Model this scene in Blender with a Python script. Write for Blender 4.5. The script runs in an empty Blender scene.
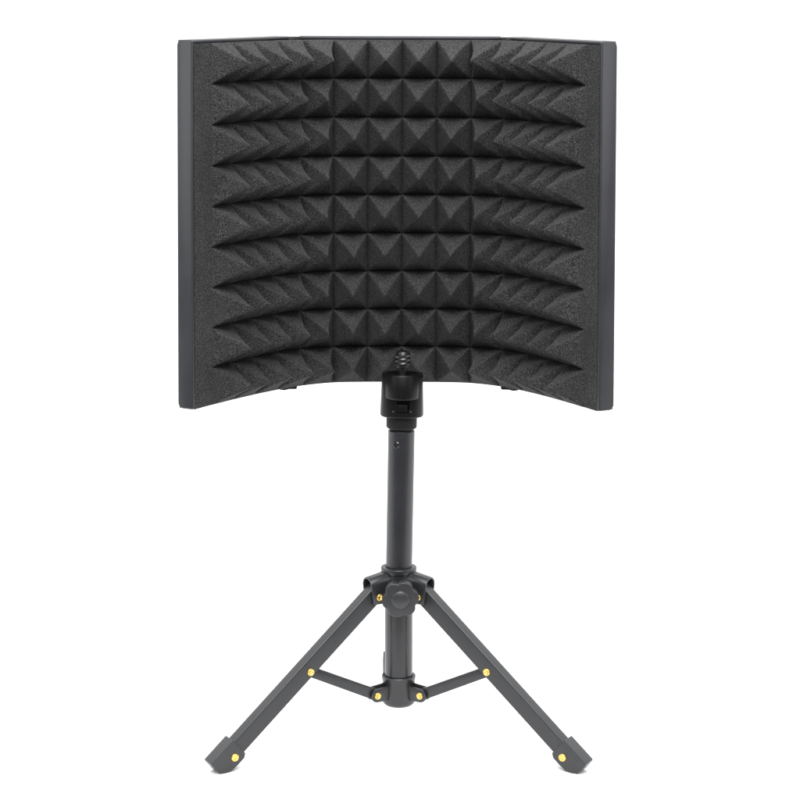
import bpy, bmesh, math
import numpy as np
from mathutils import Vector, Matrix

# ---------------------------------------------------------------- units
SC = 0.0008            # one modelling unit = 0.8 mm
Z0 = 352.9             # height of the modelling origin above the floor, in units
R = math.radians
scene = bpy.context.scene
COL = scene.collection

# ---------------------------------------------------------------- camera
PITCH = R(10.7)
DIST = 2250.0
cam_d = bpy.data.cameras.new('camera')
cam_d.sensor_width = 36.0
cam_d.sensor_fit = 'HORIZONTAL'
cam_d.lens = 36.0 * 2250.0 / 800.0
cam_d.clip_start = 0.05
cam_d.clip_end = 500.0
cam = bpy.data.objects.new('camera', cam_d)
cam.location = (0, -DIST * math.cos(PITCH) * SC, (DIST * math.sin(PITCH) + Z0) * SC)
cam.rotation_euler = (R(90) - PITCH, 0, 0)
COL.objects.link(cam)
scene.camera = cam

# ---------------------------------------------------------------- studio light
scene.view_settings.view_transform = 'Standard'
scene.view_settings.look = 'None'
scene.view_settings.exposure = 0.0
scene.view_settings.gamma = 1.0
world = bpy.data.worlds.new('World')
scene.world = world
world.use_nodes = True
wn = world.node_tree
wn.nodes.clear()
w_out = wn.nodes.new('ShaderNodeOutputWorld')
w_bg = wn.nodes.new('ShaderNodeBackground')
w_tc = wn.nodes.new('ShaderNodeTexCoord')
w_sep = wn.nodes.new('ShaderNodeSeparateXYZ')
wn.links.new(w_tc.outputs['Generated'], w_sep.inputs[0])


def w_range(sock, a, b, c, d):
    n = wn.nodes.new('ShaderNodeMapRange'); n.interpolation_type = 'SMOOTHSTEP'
    for k, v in zip(('From Min', 'From Max', 'To Min', 'To Max'), (a, b, c, d)):
        n.inputs[k].default_value = v
    wn.links.new(sock, n.inputs['Value'])
    return n.outputs['Result']


def w_math(op, a, b):
    n = wn.nodes.new('ShaderNodeMath'); n.operation = op
    wn.links.new(a, n.inputs[0])
    if isinstance(b, float):
        n.inputs[1].default_value = b
    else:
        wn.links.new(b, n.inputs[1])
    return n.outputs[0]


# white cyclorama studio: bright behind and above the product, dim on the photographer's side
back = w_range(w_sep.outputs['Y'], -0.60, 0.35, 0.0, 1.0)
high = w_range(w_sep.outputs['Z'], 0.42, 0.85, 1.0, 3.0)
low = w_range(w_sep.outputs['Z'], -0.05, 0.02, 0.25, 1.0)
lum = w_math('ADD', w_math('MULTIPLY', w_math('MULTIPLY', back, high), low), 0.16)
wn.links.new(lum, w_bg.inputs['Strength'])
w_bg.inputs['Color'].default_value = (1, 1, 1, 1)
wn.links.new(w_bg.outputs[0], w_out.inputs[0])


def softbox(name, loc, target, size, size_y, energy):
    d = bpy.data.lights.new(name, 'AREA')
    d.shape = 'RECTANGLE'; d.size = size; d.size_y = size_y; d.energy = energy
    o = bpy.data.objects.new(name, d)
    o.location = loc
    o.rotation_euler = (Vector(target) - Vector(loc)).to_track_quat('-Z', 'Y').to_euler()
    COL.objects.link(o)


softbox('key_softbox', (0.0, -1.25, 1.65), (0, 0.0, 0.30), 1.3, 0.7, 33.0)
softbox('front_softbox', (0.0, -2.20, 1.35), (0, 0.0, 0.38), 1.6, 0.8, 12.0)
softbox('top_softbox', (0.0, -0.50, 1.20), (0, 0.02, 0.45), 1.1, 0.5, 4.5)
softbox('side_softbox', (-1.35, -0.78, 0.80), (-0.1, 0.0, 0.55), 0.6, 0.8, 4.5)
softbox('side_softbox', (1.35, -0.78, 0.80), (0.1, 0.0, 0.55), 0.6, 0.8, 4.5)


# ---------------------------------------------------------------- materials
def new_mat(name):
    m = bpy.data.materials.new(name); m.use_nodes = True
    nt = m.node_tree
    return m, nt, nt.nodes['Principled BSDF']


def coords(nt):
    return nt.nodes.new('ShaderNodeTexCoord').outputs['Object']


def noise(nt, vec, scale, detail=2.0, rough=0.5):
    n = nt.nodes.new('ShaderNodeTexNoise')
    n.inputs['Scale'].default_value = scale
    n.inputs['Detail'].default_value = detail
    n.inputs['Roughness'].default_value = rough
    nt.links.new(vec, n.inputs['Vector'])
    return n.outputs['Fac']


def ramp(nt, fac, stops):
    r = nt.nodes.new('ShaderNodeValToRGB')
    e = r.color_ramp.elements
    e[0].position, e[0].color = stops[0][0], (*stops[0][1], 1)
    e[1].position, e[1].color = stops[-1][0], (*stops[-1][1], 1)
    for p, c in stops[1:-1]:
        x = e.new(p); x.color = (*c, 1)
    nt.links.new(fac, r.inputs['Fac'])
    return r.outputs['Color']


def bump(nt, h, strength, dist):
    b = nt.nodes.new('ShaderNodeBump')
    b.inputs['Strength'].default_value = strength
    b.inputs['Distance'].default_value = dist
    nt.links.new(h, b.inputs['Height'])
    return b.outputs['Normal']


def coated(name, col, rough, spec, grain=0.12, gscale=1600.0, metal=0.0, wear=0.12):
    m, nt, b = new_mat(name)
    v = coords(nt)
    big = noise(nt, v, 28.0, 4.0, 0.6)
    lo = tuple(c * (1 - wear) for c in col); hi = tuple(c * (1 + wear) for c in col)
    nt.links.new(ramp(nt, big, [(0.3, lo), (0.7, hi)]), b.inputs['Base Color'])
    fine = noise(nt, v, gscale, 3.0, 0.6)
    nt.links.new(bump(nt, fine, grain, 0.0006), b.inputs['Normal'])
    mr = nt.nodes.new('ShaderNodeMapRange')
    mr.inputs['To Min'].default_value = rough - 0.06
    mr.inputs['To Max'].default_value = rough + 0.06
    nt.links.new(big, mr.inputs['Value'])
    nt.links.new(mr.outputs['Result'], b.inputs['Roughness'])
    b.inputs['Specular IOR Level'].default_value = spec
    b.inputs['Metallic'].default_value = metal
    return m


M_COAT = coated('grey_powder_coat', (0.0195, 0.0202, 0.0222), 0.31, 0.52)
M_FOOT = coated('foot_rubber', (0.030, 0.031, 0.033), 0.40, 0.45, grain=0.15)
M_TUBE = coated('satin_tube_coat', (0.017, 0.0177, 0.0198), 0.27, 0.5, grain=0.06)
M_UPPER = coated('dark_tube_coat', (0.017, 0.0175, 0.020), 0.32, 0.5, grain=0.08)
M_KNOB = coated('knob_plastic', (0.024, 0.0245, 0.027), 0.36, 0.5, grain=0.06)
M_SHELL = coated('shell_plastic', (0.027, 0.028, 0.032), 0.33, 0.5, grain=0.08)
M_GLOSS = coated('black_gloss_plastic', (0.004, 0.004, 0.0042), 0.38, 0.22, grain=0.03)
M_DARK = coated('black_rubber', (0.007, 0.007, 0.007), 0.55, 0.2)
M_STEEL = coated('dark_steel', (0.14, 0.14, 0.145), 0.22, 0.5, grain=0.02, metal=1.0)
M_BOLT = coated('black_oxide_steel', (0.06, 0.06, 0.062), 0.2, 0.5, grain=0.02, metal=0.8)
M_GOLD = coated('gold_plate', (0.86, 0.58, 0.17), 0.27, 0.5, grain=0.02, metal=0.85, wear=0.05)


def foam_mat():
    m, nt, b = new_mat('charcoal_foam')
    v = coords(nt)
    grain = noise(nt, v, 1500.0, 1.5, 0.6)
    pores = nt.nodes.new('ShaderNodeTexVoronoi')
    pores.inputs['Scale'].default_value = 900.0
    nt.links.new(v, pores.inputs['Vector'])
    big = noise(nt, v, 22.0, 3.0, 0.55)
    c1 = ramp(nt, grain, [(0.35, (0.011, 0.011, 0.0112)), (0.52, (0.037, 0.037, 0.0375)), (0.69, (0.094, 0.094, 0.095))])
    mix = nt.nodes.new('ShaderNodeMixRGB'); mix.blend_type = 'MULTIPLY'
    mix.inputs['Fac'].default_value = 1.0
    nt.links.new(c1, mix.inputs['Color1'])
    nt.links.new(ramp(nt, big, [(0.3, (0.86, 0.86, 0.86)), (0.7, (1.1, 1.1, 1.1))]), mix.inputs['Color2'])
    nt.links.new(mix.outputs['Color'], b.inputs['Base Color'])
    add = nt.nodes.new('ShaderNodeMath'); add.operation = 'ADD'
    nt.links.new(grain, add.inputs[0]); nt.links.new(pores.outputs['Distance'], add.inputs[1])
    nt.links.new(bump(nt, add.outputs[0], 0.35, 0.0006), b.inputs['Normal'])
    b.inputs['Roughness'].default_value = 0.95
    b.inputs['Specular IOR Level'].default_value = 0.12
    b.inputs['Subsurface Weight'].default_value = 0.25
    b.inputs['Subsurface Radius'].default_value = (1.0, 1.0, 1.0)
    b.inputs['Subsurface Scale'].default_value = 0.0016
    return m


M_FOAM = foam_mat()


def floor_mat():
    m, nt, b = new_mat('white_paper')
    v = coords(nt)
    nt.links.new(ramp(nt, noise(nt, v, 3.0, 2.0), [(0.2, (0.94, 0.94, 0.94)), (0.8, (0.96, 0.96, 0.96))]), b.inputs['Base Color'])
    b.inputs['Roughness'].default_value = 0.9
    b.inputs['Specular IOR Level'].default_value = 0.0
    return m


# ---------------------------------------------------------------- mesh helpers (units, not metres)
def link(name, me, mat, parent=None, smooth=35.0):
    me.name = name
    me.materials.clear(); me.materials.append(mat)
    me.shade_smooth()
    if smooth:
        me.set_sharp_from_angle(angle=R(smooth))
    o = bpy.data.objects.new(name, me)
    COL.objects.link(o)
    if parent:
        o.parent = parent
    return o


def bm_mesh(bm, bevel=0.0, seg=2, angle=30.0):
    bmesh.ops.remove_doubles(bm, verts=bm.verts, dist=1e-4)
    bmesh.ops.recalc_face_normals(bm, faces=bm.faces)
    if bevel:
        es = [e for e in bm.edges if len(e.link_faces) == 2 and e.calc_face_angle(0) > R(angle)]
        bmesh.ops.bevel(bm, geom=es, offset=bevel, segments=seg, profile=0.5, affect='EDGES', clamp_overlap=True)
    for v in bm.verts:
        v.co *= SC
    me = bpy.data.meshes.new('m')
    bm.to_mesh(me); bm.free()
    return me


def prism(bm, pts3, vec):
    """extrude a closed loop of 3-D points along vec"""
    vec = Vector(vec)
    a = [bm.verts.new(Vector(p)) for p in pts3]
    b = [bm.verts.new(Vector(p) + vec) for p in pts3]
    n = len(a)
    bm.faces.new(a); bm.faces.new(b[::-1])
    for i in range(n):
        j = (i + 1) % n
        bm.faces.new((a[i], b[i], b[j], a[j]))


def box(bm, x0, x1, y0, y1, z0, z1):
    prism(bm, [(x0, y0, z0), (x1, y0, z0), (x1, y1, z0), (x0, y1, z0)], (0, 0, z1 - z0))


def lathe(bm, prof, seg=64, mat=Matrix.Identity(4), fn=None):
    """prof: (r, z) list; closed at both ends where r == 0"""
    rings = []
    for r, z in prof:
        if r < 1e-6:
            rings.append([bm.verts.new(mat @ Vector((0, 0, z)))])
        else:
            rings.append([bm.verts.new(mat @ Vector((r * math.cos(2 * math.pi * k / seg), r * math.sin(2 * math.pi * k / seg), z))) for k in range(seg)])
    for A, B in zip(rings, rings[1:]):
        for k in range(seg):
            l = (k + 1) % seg
            if len(A) == 1 and len(B) == 1:
                continue
            if len(A) == 1:
                bm.faces.new((A[0], B[k], B[l]))
            elif len(B) == 1:
                bm.faces.new((A[k], B[0], A[l]))
            else:
                bm.faces.new((A[k], B[k], B[l], A[l]))


def arc(cx, cy, r, a0, a1, n):
    return [(cx + r * math.cos(R(a0 + (a1 - a0) * i / n)), cy + r * math.sin(R(a0 + (a1 - a0) * i / n))) for i in range(n + 1)]


def rounded(r0, r1, z0, z1, rad=1.0, n=4):
    """solid-of-revolution profile with rounded rims, r0 = inner radius (0 for solid)"""
    p = [(r0, z0)] + arc(r1 - rad, z0 + rad, rad, -90, 0, n) + arc(r1 - rad, z1 - rad, rad, 0, 90, n) + [(r0, z1)]
    if r0 > 0:
        p.append((r0, z0))
    return p


AXIS_Y = Matrix.Rotation(R(90), 4, 'X')      # lathe z -> -Y


def root(name, label, cat, loc):
    o = bpy.data.objects.new(name, None)
    o.location = [c * SC for c in loc]
    o.empty_display_size = 0.05
    COL.objects.link(o)
    o['label'] = label; o['category'] = cat
    return o


# ---------------------------------------------------------------- floor
bm = bmesh.new()
fv = [bm.verts.new((x / SC, y / SC, 0)) for x, y in ((-40, -0.35), (40, -0.35), (40, 70), (-40, 70))]
bm.faces.new(fv)
fl = link('floor', bm_mesh(bm), floor_mat(), None, 0)
fl['kind'] = 'structure'
fl['label'] = 'plain white studio floor under the tripod'

# ================================================================ the foam shield
SH = (1.5, 0.0, Z0)     # shield root (units): its meshes are in shield coordinates, z up from the modelling origin
shield = root('microphone_shield', 'dark curved three-panel microphone shield lined with charcoal pyramid foam, held upright above the tripod',
              'mic shield', (SH[0], 47.0, Z0 + 5.0))
SHIFT = Vector((0, -47.0, -5.0))   # mesh coords -> root coords
shield.rotation_euler = (0, R(0.18), 0)

FZ0, FZ1, ROWS = 10.0, 354.5, 9
ROWZ = [FZ0] + [46.3 + 38.6 * i for i in range(8)] + [FZ1]
PIT = 34.45
HGT = 35.5
ZM = 180.0


def flare(x, z):
    return x * (1.0 + 0.010 * (ZM - z) / 175.0)


ANG_L = [1.0, 6.0, 21, 44.5, 55, 58, 60]; BAND_L = 27.5
ANG_R = [1.0, 6.0, 23, 47.5, 59.5, 62.5, 63]; BAND_R = 22.5
EDGE_L = [1.0, 4.5, 31, 46, 53, 56.5, 58]
EDGE_R = [1.0, 4.5, 33, 49, 57, 61, 62]
NS = 24                 # samples per pyramid, packed towards the valleys
_u = np.arange(NS) / NS
WARP = np.where(_u <= 0.5, 0.5 * (2 * np.minimum(_u, 0.5)) ** 1.4, 1 - 0.5 * (2 * np.minimum(1 - _u, 0.5)) ** 1.4)


def half_curve(ang, band, end_ang):
    """base curve from the centre outward: list of (x, y, theta) sampled NS per column then the flat band"""
    cs = [0.0] + [PIT * (i + 0.5) for i in range(7)] + [PIT * 7 + band]
    th = [0.0] + list(ang) + [end_ang]
    s = np.concatenate([np.concatenate([PIT * (np.arange(7)[:, None] + WARP[None, :]).ravel(), [PIT * 7]]), PIT * 7 + np.linspace(0, band, 9)[1:]])
    fine = np.linspace(0, s[-1], 6001)
    t = np.radians(np.interp(fine, cs, th))
    ds = fine[1] - fine[0]
    X = np.concatenate([[0], np.cumsum(np.cos((t[1:] + t[:-1]) / 2) * ds)])
    Y = np.concatenate([[0], np.cumsum(np.sin((t[1:] + t[:-1]) / 2) * ds)])
    return s, np.interp(s, fine, X), 47.0 - np.interp(s, fine, Y), np.interp(s, fine, t)


def base_row(w):
    """full base curve; w = 1 for the outer rows where the foam bends tighter"""
    aL = [a * (1 - w) + b * w for a, b in zip(ANG_L, EDGE_L)]
    aR = [a * (1 - w) + b * w for a, b in zip(ANG_R, EDGE_R)]
    sl, xl, yl, tl = half_curve(aL, BAND_L, 60.0)
    sr, xr, yr, tr = half_curve(aR, BAND_R, 62.0)
    S = np.concatenate([-sl[::-1], sr[1:]])
    X = np.concatenate([-xl[::-1], xr[1:]])
    Y = np.concatenate([yl[::-1], yr[1:]])
    T = np.concatenate([-tl[::-1], tr[1:]])
    return S, X, Y, T


rowpos = np.concatenate([(np.arange(ROWS)[:, None] + WARP[None, :]).ravel(), [ROWS]])
zs = np.interp(rowpos, np.arange(ROWS + 1), ROWZ)
REF = base_row(0.0)
rng = np.random.default_rng(5)
jit = rng.uniform(-1, 1, (ROWS, 14, 3))
GX, GY, GZ = [], [], []
BX, BY = [], []
for k, (z, rp) in enumerate(zip(zs, rowpos)):
    e = min(rp, ROWS - rp)
    w = float(np.clip(1.25 - e, 0, 1)); w = w * w * (3 - 2 * w)
    S, X, Y, T = base_row(w)
    # the glued ends stay on the same line whatever the bend
    gl = np.clip((np.abs(S) / PIT - 3.5) / 3.5, 0, 1); gl = gl * gl * (3 - 2 * gl)
    X = X + np.where(S < 0, REF[1][0] - X[0], REF[1][-1] - X[-1]) * gl
    Y = Y + np.where(S < 0, REF[2][0] - Y[0], REF[2][-1] - Y[-1]) * gl
    c = S / PIT + 7.0
    inside = (c > 0) & (c < 14)
    ci = np.clip(np.floor(c), 0, 13).astype(int); ri = min(int(rp), ROWS - 1)
    a = np.abs((c - ci) - 0.5 - 0.035 * jit[ri, ci, 0] * np.cos(np.pi * ((c - ci) - 0.5)) ** 2) * 2
    b = abs((rp - ri) - 0.5) * 2
    a = np.clip(a, 0, 1)
    mx = 0.5 * (a + b + np.sqrt((a - b) ** 2 + 0.038 ** 2)) - 0.5 * 0.038 * np.maximum(a, b) ** 4
    t = np.clip(1 - mx, 0, 1)
    h = HGT * (1 + 0.05 * jit[ri, ci, 1]) * (0.72 * t + 0.32 * t * t) * inside
    h = h - 4.2 * np.exp(-t / 0.09) * inside * np.clip(np.minimum(c, 14 - c) / 0.35, 0, 1) * min(1.0, e / 0.25)
    nx, ny = -np.sin(T), -np.cos(T)
    # T>0 on the right half: the surface turns towards the viewer, its inward normal leans to the left
    GX.append(flare(X + nx * h, z)); GY.append(Y + ny * h); GZ.append(np.full_like(X, z))
    BX.append(flare(X - nx * 10.0, z)); BY.append(Y - ny * 10.0)
GX, GY, GZ, BX, BY = map(np.array, (GX, GY, GZ, BX, BY))
nr, nc = GX.shape
front = np.stack([GX, GY, GZ], -1).reshape(-1, 3)
# back skin of the foam only needs its border and a coarse sheet
back = np.stack([BX, BY, GZ], -1).reshape(-1, 3)
verts = (np.concatenate([front, back]) + np.array(SHIFT)) * SC
faces = []
nf = nr * nc
mid_c = (np.arange(nc - 1) + 0.5)
for i in range(nr - 1):
    v_in = (i % NS) < NS // 2
    for j in range(nc - 1):
        q = (i * nc + j, i * nc + j + 1, (i + 1) * nc + j + 1, (i + 1) * nc + j)
        jj = j - 8                      # columns start after the left band's 8 samples
        u_in = (jj % NS) < NS // 2
        if 0 <= jj < 14 * NS:
            if u_in == v_in:            # ridge runs along the rising diagonal here
                faces += [(q[0], q[1], q[2]), (q[0], q[2], q[3])]
            else:
                faces += [(q[0], q[1], q[3]), (q[1], q[2], q[3])]
        else:
            faces.append(q)
for j in range(nc - 1):
    faces.append((nf + j, nf + j + 1, j + 1, j))
    t0 = (nr - 1) * nc
    faces.append((t0 + j, t0 + j + 1, nf + t0 + j + 1, nf + t0 + j))
for i in range(nr - 1):
    faces.append((i * nc, (i + 1) * nc, nf + (i + 1) * nc, nf + i * nc))
    faces.append((i * nc + nc - 1, nf + i * nc + nc - 1, nf + (i + 1) * nc + nc - 1, (i + 1) * nc + nc - 1))
for i in range(nr - 1):
    for j in range(nc - 1):
        faces.append((nf + i * nc + j, nf + (i + 1) * nc + j, nf + (i + 1) * nc + j + 1, nf + i * nc + j + 1))
me = bpy.data.meshes.new('foam_panel')
me.from_pydata(verts.tolist(), [], faces)
me.update()
foam = link('foam_panel', me, M_FOAM, shield, 60.0)

# ---- rigid shell: three tray panels and two hinges
S, X, Y, T = base_row(0.0)
DEP = 16.5
SZ0, SZ1 = 10.3, 358.0
endL = np.array([X[0], Y[0]]); endR = np.array([X[-1], Y[-1]])
tl, tr = abs(T[0]), abs(T[-1])
dL = np.array([math.cos(tl), math.sin(tl)]); nL = np.array([-math.sin(tl), math.cos(tl)])     # inward along the wing, outward normal
dR = np.array([-math.cos(tr), math.sin(tr)]); nR = np.array([math.sin(tr), math.cos(tr)])
YB = 60.0               # outer plane of the back panel


def plan_box(o, d, n, s0, s1, n0, n1, z0, z1, bm):
    c = [o + d * s0 + n * n0, o + d * s1 + n * n0, o + d * s1 + n * n1, o + d * s0 + n * n1]
    lo = [(flare(p[0], z0), p[1], z0) for p in c]
    hi = [(flare(p[0], z1), p[1], z1) for p in c]
    vs = [bm.verts.new(v) for v in lo + hi]
    for f in ((0, 1, 2, 3), (7, 6, 5, 4), (0, 4, 5, 1), (1, 5, 6, 2), (2, 6, 7, 3), (3, 7, 4, 0)):
        bm.faces.new([vs[i] for i in f])


def tray(o, d, n, length, end_lip, lip0=0.4):
    """tray of side walls round the foam: n0..DEP outward; floor sheet at the back"""
    me_parts = []
    for (s0, s1, n0, n1, z0, z1, bv) in (
            (-3.0 if end_lip else 0.0, length, DEP - 2.5, DEP, SZ0, SZ1, 1.1),            # back sheet
            (0.2, length, lip0, DEP - 2.0, SZ1 - 3.4, SZ1 - 0.15, 1.0),                      # top wall
            (0.2, length, lip0, DEP - 2.0, SZ0 + 0.15, SZ0 + 2.6, 1.0)):                    # bottom wall
        b = bmesh.new(); plan_box(o, d, n, s0, s1, n0, n1, z0, z1, b)
        me_parts.append(bm_shift(b, bv))
    if end_lip:
        b = bmesh.new()
        zl, zh, n0, n1 = SZ0 - 0.2, SZ1 + 0.2, -0.2, DEP + 0.9
        out = []
        for (cn, cz, r, a0, a1) in ((n1 - 5.5, zl + 5.5, 5.5, -90, 0), (n1 - 5.5, zh - 5.5, 5.5, 0, 90),
                                    (n0 + 2.0, zh - 2.0, 2.0, 90, 180), (n0 + 2.0, zl + 2.0, 2.0, 180, 270)):
            out += arc(cn, cz, r, a0, a1, 6)
        rings = []
        for sv in (-3.4, -0.4):
            rings.append([b.verts.new((flare((o + d * sv + n * q)[0], z), (o + d * sv + n * q)[1], z)) for q, z in out])
        b.faces.new(rings[0]); b.faces.new(rings[1][::-1])
        for i in range(len(out)):
            k = (i + 1) % len(out)
            b.faces.new((rings[0][i], rings[1][i], rings[1][k], rings[0][k]))
        me_parts.append(bm_shift(b, 1.3, 4))
    return me_parts


def bm_shift(b, bv, seg=3):
    for v in b.verts:
        v.co += SHIFT
    return bm_mesh(b, bv, seg)


def join(meshes):
    b = bmesh.new()
    for m in meshes:
        b.from_mesh(m); bpy.data.meshes.remove(m)
    me = bpy.data.meshes.new('m'); b.to_mesh(me); b.free()
    return me


# wing lengths: up to the hinge corner
def wing_len(end, d, n):
    o = end + n * DEP
    return (YB - o[1]) / d[1]


lenL, lenR = wing_len(endL, dL, nL), wing_len(endR, dR, nR)
cornerL = endL + nL * DEP + dL * lenL
cornerR = endR + nR * DEP + dR * lenR
link('side_panel', join(tray(endL, dL, nL, lenL - 16.0, True)), M_SHELL, shield)
link('side_panel', join(tray(endR, dR, nR, lenR - 16.0, True)), M_SHELL, shield)
xl, xr = cornerL[0] + 15.0, cornerR[0] - 15.0
link('back_panel', join(tray(np.array([xl, YB - DEP]), np.array([1.0, 0.0]), np.array([0.0, 1.0]), xr - xl, False, 3.4)), M_SHELL, shield)
for corner, d, sgn in ((cornerL, dL, 1), (cornerR, dR, -1)):
    b = bmesh.new()
    ins = 13.0
    p0 = corner - d * ins * 1.0; p1 = corner + np.array([sgn * 12.0, 0.0])
    th = 7.0
    nn = np.array([-d[1], d[0]]) * (1 if sgn > 0 else -1)
    pts = [p0 - nn * 0.2, corner + np.array([0, 0.6]), p1 + np.array([0, -0.2]), p1 + np.array([0, -th]), corner + np.array([sgn * 5.0, -th - 1.0]), p0 - nn * th]
    prism(b, [(p[0], p[1], 0.8) for p in pts], (0, 0, 355.0))
    q0 = p0 - d * 6.0; q1 = p1 + np.array([sgn * 7.0, 0.0])
    q0 = corner + (q0 - corner); up = np.array([0.0, 1.0])
    strap = [q0 + nn * 0.4, corner + nn * 0.4 + up * 0.2, q1 + up * 0.4, q1 + up * 3.2, corner + up * 3.2 + nn * 2.2, q0 + nn * 3.2]
    prism(b, [(p[0], p[1], 13.0) for p in strap], (0, 0, 344.0))
    hg = link('hinge', bm_shift(b, 1.5, 3), M_DARK, shield)
b = bmesh.new()
box(b, -26, 26, YB + 0.2, YB + 5.0, 8, 70)
link('mounting_plate', bm_shift(b, 2.0), M_GLOSS, shield)

# ================================================================ the tripod
TX = -1.3
tripod = root('tripod_stand', 'small black metal tripod with a star knob, gold rivets and three splayed legs', 'tripod', (TX, 0, 0))
Z = lambda z: z + Z0


# ---- lower tube
b = bmesh.new()
lathe(b, [(0, Z(-312)), (14.2, Z(-312)), (14.2, Z(-174)), (0, Z(-174))], 72)
link('lower_tube', bm_mesh(b), M_TUBE, tripod)

# ---- rivet running across a leg, with a rolled gold head at each side
def rivet(parent, u, z, half, r=3.7, heads=(1, -1)):
    b = bmesh.new()
    lathe(b, [(0, -half), (1.6, -half), (1.6, half), (0, half)], 20, AXIS_Y)
    for s in heads:
        prof = [(r, 0.0), (r, 0.5)] + [(r - 1.0 + 1.0 * math.cos(R(a)), 0.5 + 1.1 * math.sin(R(a))) for a in (20, 45, 70, 90)] + \
               [(r - 1.35, 1.45), (r - 1.75, 0.75), (1.1, 0.55), (0.9, 0.2), (0.0, 0.2)]
        mt = Matrix.Translation((0, -half * s, 0)) @ (AXIS_Y if s > 0 else Matrix.Rotation(R(-90), 4, 'X'))
        lathe(b, [(0, 0.0)] + prof, 32, mt)
    for v in b.verts:
        v.co += Vector((u, 0, z))
    return link('rivet', bm_mesh(b), M_GOLD, parent, 50)


# ---- leg, built along +X and turned about the pole
A = np.array([27.0, Z(-198.4)]); Bp = np.array([190.7, Z(-338.4)])
LEN = float(np.linalg.norm(Bp - A)); LD = (Bp - A) / LEN; LM = np.array([-LD[1], LD[0]])
CM = 3.6


def leg_pt(s, m, y):
    p = A + LD * s + LM * m
    return Vector((p[0], y, p[1]))


def channel_profile(hw, m0, m1, t, rad):
    """inverted U in (y, m)"""
    o = [(-hw, m0)] + [(-hw + rad + x, m1 - rad + y) for x, y in arc(0, 0, rad, 180, 90, 5)] + \
        [(hw - rad + x, m1 - rad + y) for x, y in arc(0, 0, rad, 90, 0, 5)] + [(hw, m0)]
    i = [(hw - t, m0), (hw - t, m1 - t), (-hw + t, m1 - t), (-hw + t, m0)]
    return o + i


def make_leg(heads=(1, -1), dimple=False):
    b = bmesh.new()
    prof = channel_profile(6.5, CM - 8.5, CM + 8.5, 1.5, 1.9)
    prism(b, [leg_pt(-5, m, y) for y, m in prof], leg_pt(1, 0, 0) * (LEN + 14) - leg_pt(0, 0, 0) * (LEN + 14))
    leg = link('leg', bm_mesh(b, 0.35, 1, 50), M_COAT, tripod)
    # foot cap
    b = bmesh.new()
    side = [(-10.5, 15.2), (20.5, 15.2), (21.5, 14.0), (21.8, 2.5), (21.2, -0.5), (17.5, -4.5), (14.0, -6.8), (9.5, -8.2), (3.0, -8.7), (-6.5, -8.7), (-10.5, -6.0)]
    prism(b, [leg_pt(LEN + s, m, -8.2) for s, m in side], (0, 16.4, 0))
    link('foot_cap', bm_mesh(b, 2.6, 5, 35), M_FOOT, leg)
    rivet(leg, Bp[0], Bp[1], 8.2, 4.0, heads)
    # strut
    E = np.array([28.4, Z(-302.4)]); Cm = np.array([105.0, Z(-265.0)])
    d = (Cm - E); L = float(np.linalg.norm(d)); d /= L; m = np.array([-d[1], d[0]])
    b = bmesh.new()
    loop = arc(L, 0, 5.4, -80, 80, 8) + [(8, 5.6), (1.0, 6.3), (-3.5, 4.0), (-4.5, 0), (-3.5, -4.0), (1.0, -6.3), (8, -5.6)]
    prism(b, [(E[0] + d[0] * s + m[0] * q, -3.6, E[1] + d[1] * s + m[1] * q) for s, q in loop], (0, 7.2, 0))
    link('strut', bm_mesh(b, 0.8, 2, 50), M_COAT, leg)
    rivet(leg, Cm[0], Cm[1], 6.5, 3.8)
    if dimple:
        b = bmesh.new()
        p = leg_pt(64, 1.6, 0)
        lathe(b, [(0, 5.5), (2.3, 5.5), (2.3, 6.56), (1.6, 6.62), (0, 6.56)], 24, Matrix.Translation((p.x, 0, p.z)) @ Matrix.Rotation(R(-90), 4, 'X'))
        link('dimple_mark', bm_mesh(b), M_UPPER, leg)  # added disc in a darker coat stands in for the dark dimple
    return leg


# ---- hub with three leg brackets
hub_b = bmesh.new()
lathe(hub_b, rounded(0, 17.0, Z(-206), Z(-173), 1.2), 72)
lathe(hub_b, rounded(13.6, 18.2, Z(-177.5), Z(-171.5), 1.2), 72)
hub = link('hub', bm_mesh(hub_b), M_COAT, tripod)


def make_bracket():
    b = bmesh.new()
    hw, t = 9.6, 2.0
    loops = []
    for r, top in ((12.0, -173.5), (36.8, -178.2)):
        zb = -205.5
        arch = [(hw * math.cos(R(a)), top - 8.5 + 8.5 * math.sin(R(a))) for a in range(0, 181, 12)]
        arch_i = [((hw - t) * math.cos(R(a)), top - 8.5 + (8.5 - t) * math.sin(R(a))) for a in range(180, -1, -12)]
        pts = [(hw, zb)] + arch + [(-hw, zb), (-hw + t, zb)] + arch_i + [(hw - t, zb)]
        loops.append([b.verts.new((r - (2.2 if (r > 20 and q[1] < -200) else 0), q[0], Z(q[1]))) for q in pts])
    n = len(loops[0])
    for i in range(n):
        j = (i + 1) % n
        b.faces.new((loops[0][i], loops[1][i], loops[1][j], loops[0][j]))
    na = 16
    for L in loops:
        # end caps as quads between the outer and the inner outline
        outer = L[:na + 2]; inner = L[na + 2:][::-1]
        for i in range(len(outer) - 1):
            b.faces.new((outer[i], outer[i + 1], inner[i + 1], inner[i]))
    return link('leg_bracket', bm_mesh(b, 0.6, 2, 60), M_COAT, hub)


# ---- sliding collar at the bottom of the pole
b = bmesh.new()
prof = [(0, Z(-318.0)), (10, Z(-318.0))] + arc(11.2, Z(-312.2), 5.6, -85, 0, 7) + [(16.7, Z(-291)), (17.3, Z(-290)), (17.3, Z(-286.6)), (16.7, Z(-285.9)), (14.4, Z(-286.3)), (14.3, Z(-290)), (0, Z(-290))]
lathe(b, prof, 72)
collar = link('collar', bm_mesh(b), M_COAT, tripod)


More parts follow.
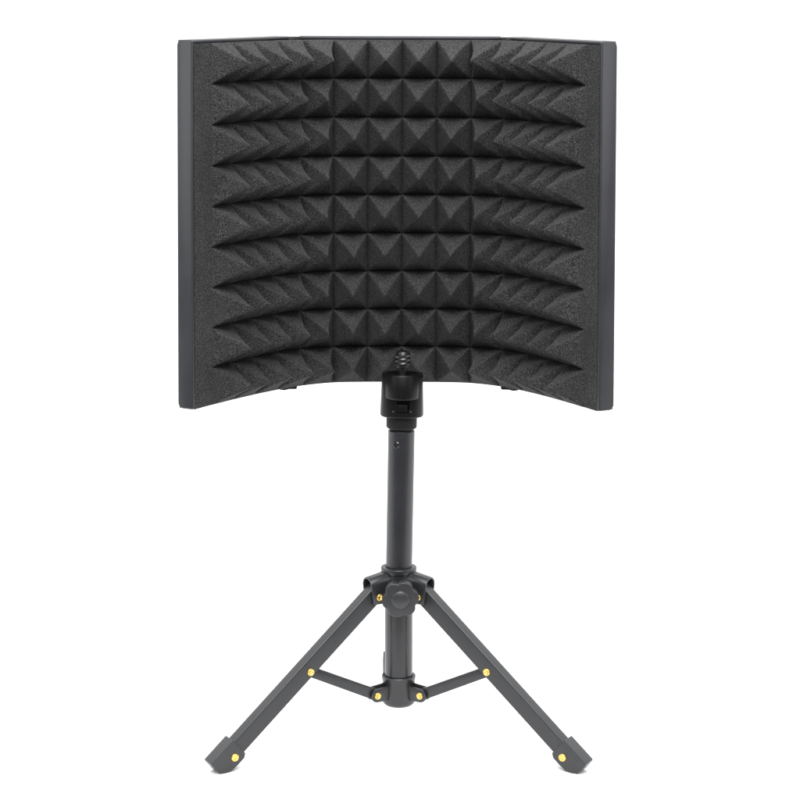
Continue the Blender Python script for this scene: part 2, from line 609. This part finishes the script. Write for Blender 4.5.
def make_tab():
    b = bmesh.new()
    for s in (1, -1):
        loop = [(13, -7.0), (28.4, -7.0)] + arc(28.4, 0, 7.0, -80, 80, 8) + [(28.4, 7.0), (13, 8.5)]
        prism(b, [(u, s * 6.6, Z(-302.4) + q) for u, q in loop], (0, -s * 2.2, 0))
    return link('hinge_tab', bm_mesh(b, 0.5, 2, 50), M_COAT, collar)


legs = []
for az in (-150, -30, 92.7):
    leg = make_leg((1, -1) if az < 0 else (1,), az == -150)
    leg.rotation_euler = (0, 0, R(az))
    br = make_bracket(); br.rotation_euler = (0, 0, R(az))
    rv = rivet(hub, 27.6, Z(-198.2), 9.6, 3.6); rv.rotation_euler = (0, 0, R(az))
    tb = make_tab(); tb.rotation_euler = (0, 0, R(az))
    rv = rivet(collar, 28.4, Z(-302.4), 6.6, 3.6); rv.rotation_euler = (0, 0, R(az))

# ---- star knob in front of the hub
KX, KZ = 1.7, Z(-196.2)
b = bmesh.new()
N = 120
star = []
for k in range(N):
    a = 2 * math.pi * k / N
    r = 18.7 - 2.9 * (1 - abs(math.cos(3 * (a - R(8))))) ** 1.5
    star.append((KX + r * math.cos(a), -27.0, KZ + r * math.sin(a)))
prism(b, star, (0, -12.0, 0))
me = bm_mesh(b, 2.8, 5, 60)
knob = link('locking_knob', me, M_KNOB, tripod, 40)
b = bmesh.new()
lathe(b, [(0, 15)] + rounded(0, 9.5, 15, 27.5, 0.8)[1:], 40, Matrix.Translation((KX, 0, KZ)) @ AXIS_Y)
link('knob_boss', bm_mesh(b), M_KNOB, knob)
b = bmesh.new()
lathe(b, [(0, 38.5), (9.6, 38.5), (9.6, 39.2)] + [(9.3 * math.cos(R(a)), 39.2 + 2.6 * math.sin(R(a))) for a in (8, 20, 35, 50, 65, 80)] + [(0, 41.8)], 48,
      Matrix.Translation((KX, 0, KZ)) @ AXIS_Y)
link('knob_cap', bm_mesh(b), M_KNOB, knob, 60)

# ---- everything above the hub leans a hair to the right
LEAN = math.atan(0.0175)
HZ = -190.0


def upper(name, me, mat, parent, smooth=35.0, top=False):
    o = link(name, me, mat, parent, smooth)
    if top:
        o.location = (0, 0, Z(HZ) * SC)
        o.rotation_euler = (0, LEAN, 0)
    return o


U = lambda z: z - HZ
b = bmesh.new()
lathe(b, [(0, U(-185)), (13.35, U(-185)), (13.35, U(-31.2)), (12.2, U(-30.0)), (10, U(-30.0)), (10, U(-20)), (0, U(-20))], 72)
tube = upper('upper_tube', bm_mesh(b), M_UPPER, tripod, top=True)
# small slotted screw on the tube
b = bmesh.new()
ms = Matrix.Rotation(R(-22), 4, 'Z') @ Matrix.Translation((0, -13.2, U(-43.5))) @ AXIS_Y
lathe(b, [(0, -1.5), (3.3, -1.5), (3.3, 0.35), (3.0, 0.6), (2.5, 0.6), (2.3, 0.25), (0, 0.25)], 32, ms)
bar = bmesh.new()
scr = upper('screw', bm_mesh(b), M_STEEL, tube)
bar.free()
b = bmesh.new()
ca, sa = math.cos(R(40)), math.sin(R(40))
pts = [(-2.4, -0.35), (2.4, -0.35), (2.4, 0.35), (-2.4, 0.35)]
prism(b, [ms @ Vector((x * ca - y * sa, x * sa + y * ca, 0.2)) for x, y in pts], (ms.to_3x3() @ Vector((0, 0, 0.5))))
upper('screw_slot', bm_mesh(b), M_STEEL, tube)

# clamp: sleeve, D-shaped body, tongue under the foam
b = bmesh.new()
lathe(b, rounded(0, 15.4, U(-28.6), U(-14), 2.4), 64)
b2 = bmesh.new()
clamp = None


def d_plan(hw, yb, yf, edge, n=24):
    """flat back at yb, straight flanks, bulging front reaching yf"""
    pts = [(hw, yb)]
    for i in range(n + 1):
        a = math.pi * i / n
        x = hw * math.copysign(abs(math.cos(a)) ** 0.9, math.cos(a))
        pts.append((x, edge - (edge - yf) * math.sin(a) ** 0.75))
    pts.append((-hw, yb))
    return pts


lo = d_plan(21.8, 13.0, -19.5, 0.0); hi = d_plan(20.4, 13.0, -17.5, 0.0)
va = [b2.verts.new((x, y, U(-15.5))) for x, y in lo]
vb = [b2.verts.new((x, y, U(26.5))) for x, y in hi]
n = len(va)
b2.faces.new(va); b2.faces.new(vb[::-1])
for i in range(n):
    j = (i + 1) % n
    b2.faces.new((va[i], vb[i], vb[j], va[j]))
body_me = bm_mesh(b2, 1.8, 3, 40)
clamp = upper('mount_clamp', body_me, M_GLOSS, tripod, 40, top=True)
cb = bmesh.new()
box(cb, -6.2, 6.2, -30, -13.0, U(-9.5), U(6))
cut = link('cutter', bm_mesh(cb), M_GLOSS)
cut.location = clamp.location; cut.rotation_euler = clamp.rotation_euler
md = clamp.modifiers.new('cut', 'BOOLEAN'); md.object = cut; md.operation = 'DIFFERENCE'; md.solver = 'EXACT'
bpy.context.view_layer.update()
dg = bpy.context.evaluated_depsgraph_get()
newme = bpy.data.meshes.new_from_object(clamp.evaluated_get(dg))
clamp.modifiers.clear()
clamp.data = newme
newme.name = 'mount_clamp'
newme.shade_smooth(); newme.set_sharp_from_angle(angle=R(38))
cm = cut.data
bpy.data.objects.remove(cut); bpy.data.meshes.remove(cm)
upper('sleeve', bm_mesh(b), M_DARK, clamp)
b = bmesh.new()
box(b, -19, 19, 12.0, 76, U(-15.0), U(-3.0))
box(b, -19, 19, 73.4, 79, U(-14.9), U(40.0))
upper('clamp_arm', bm_mesh(b, 0.8), M_GLOSS, clamp)
# latch sitting low in the slot, two tiny screws beside it
b = bmesh.new()
box(b, -5.6, 5.6, -18.2, -12.5, U(-9.2), U(-1.5))
upper('latch', bm_mesh(b, 0.6), M_GLOSS, clamp)
for sx in (-8.0, 8.0):
    b = bmesh.new()
    lathe(b, [(0, 0), (1.5, 0), (1.5, 0.7), (0.9, 1.3), (0, 1.4)], 16, Matrix.Translation((sx, -17.2, U(-8.3))) @ AXIS_Y)
    upper('screw', bm_mesh(b), M_STEEL, clamp)
# cup and threaded bolt
CY = -8.0
mt = Matrix.Translation((0, CY, 0))
b = bmesh.new()
lathe(b, [(0, U(3.5)), (15.0, U(3.5))] + arc(15.6, U(5.5), 1.7, -80, 0, 4) + [(17.3, U(27.6)), (16.6, U(28.7)), (15.4, U(28.8)), (14.6, U(27.4)), (5.5, U(26.8)), (0, U(26.8))], 64, mt)
cup = upper('cup', bm_mesh(b), M_GLOSS, clamp)
b = bmesh.new()
prof = [(0, U(26)), (4.2, U(26)), (4.2, U(34.6)), (6.9, U(35.2))]
nth = 90
zz0, zz1 = 35.2, 48.6
SEG = 48
rings = []
for i in range(nth + 1):
    z = zz0 + (zz1 - zz0) * i / nth
    ring = []
    for k in range(SEG):
        ph = ((z - zz0) / 4.4 - k / SEG) % 1.0
        tri = abs(ph - 0.5) * 2
        r = 7.0 + 0.75 * min(1.0, max(0.0, (tri - 0.25) * 2.0))
        edge = min(1.0, (z - zz0) / 1.2, (zz1 - z) / 0.7)
        r = 6.9 + (r - 6.9) * max(0.0, edge)
        ring.append(b.verts.new((r * math.cos(2 * math.pi * k / SEG), CY + r * math.sin(2 * math.pi * k / SEG), U(z))))
    rings.append(ring)
for A_, B_ in zip(rings, rings[1:]):
    for k in range(SEG):
        l = (k + 1) % SEG
        b.faces.new((A_[k], A_[l], B_[l], B_[k]))
b.faces.new(rings[0][::-1])
lathe(b, [(6.9, U(48.6)), (6.8, U(50.2)), (6.2, U(50.8)), (0, U(51.0))], SEG, mt)
lathe(b, [(0, U(25.8)), (4.1, U(25.8)), (4.1, U(35.4)), (0, U(35.4))], 32, mt)
upper('threaded_bolt', bm_mesh(b), M_BOLT, clamp, 45)
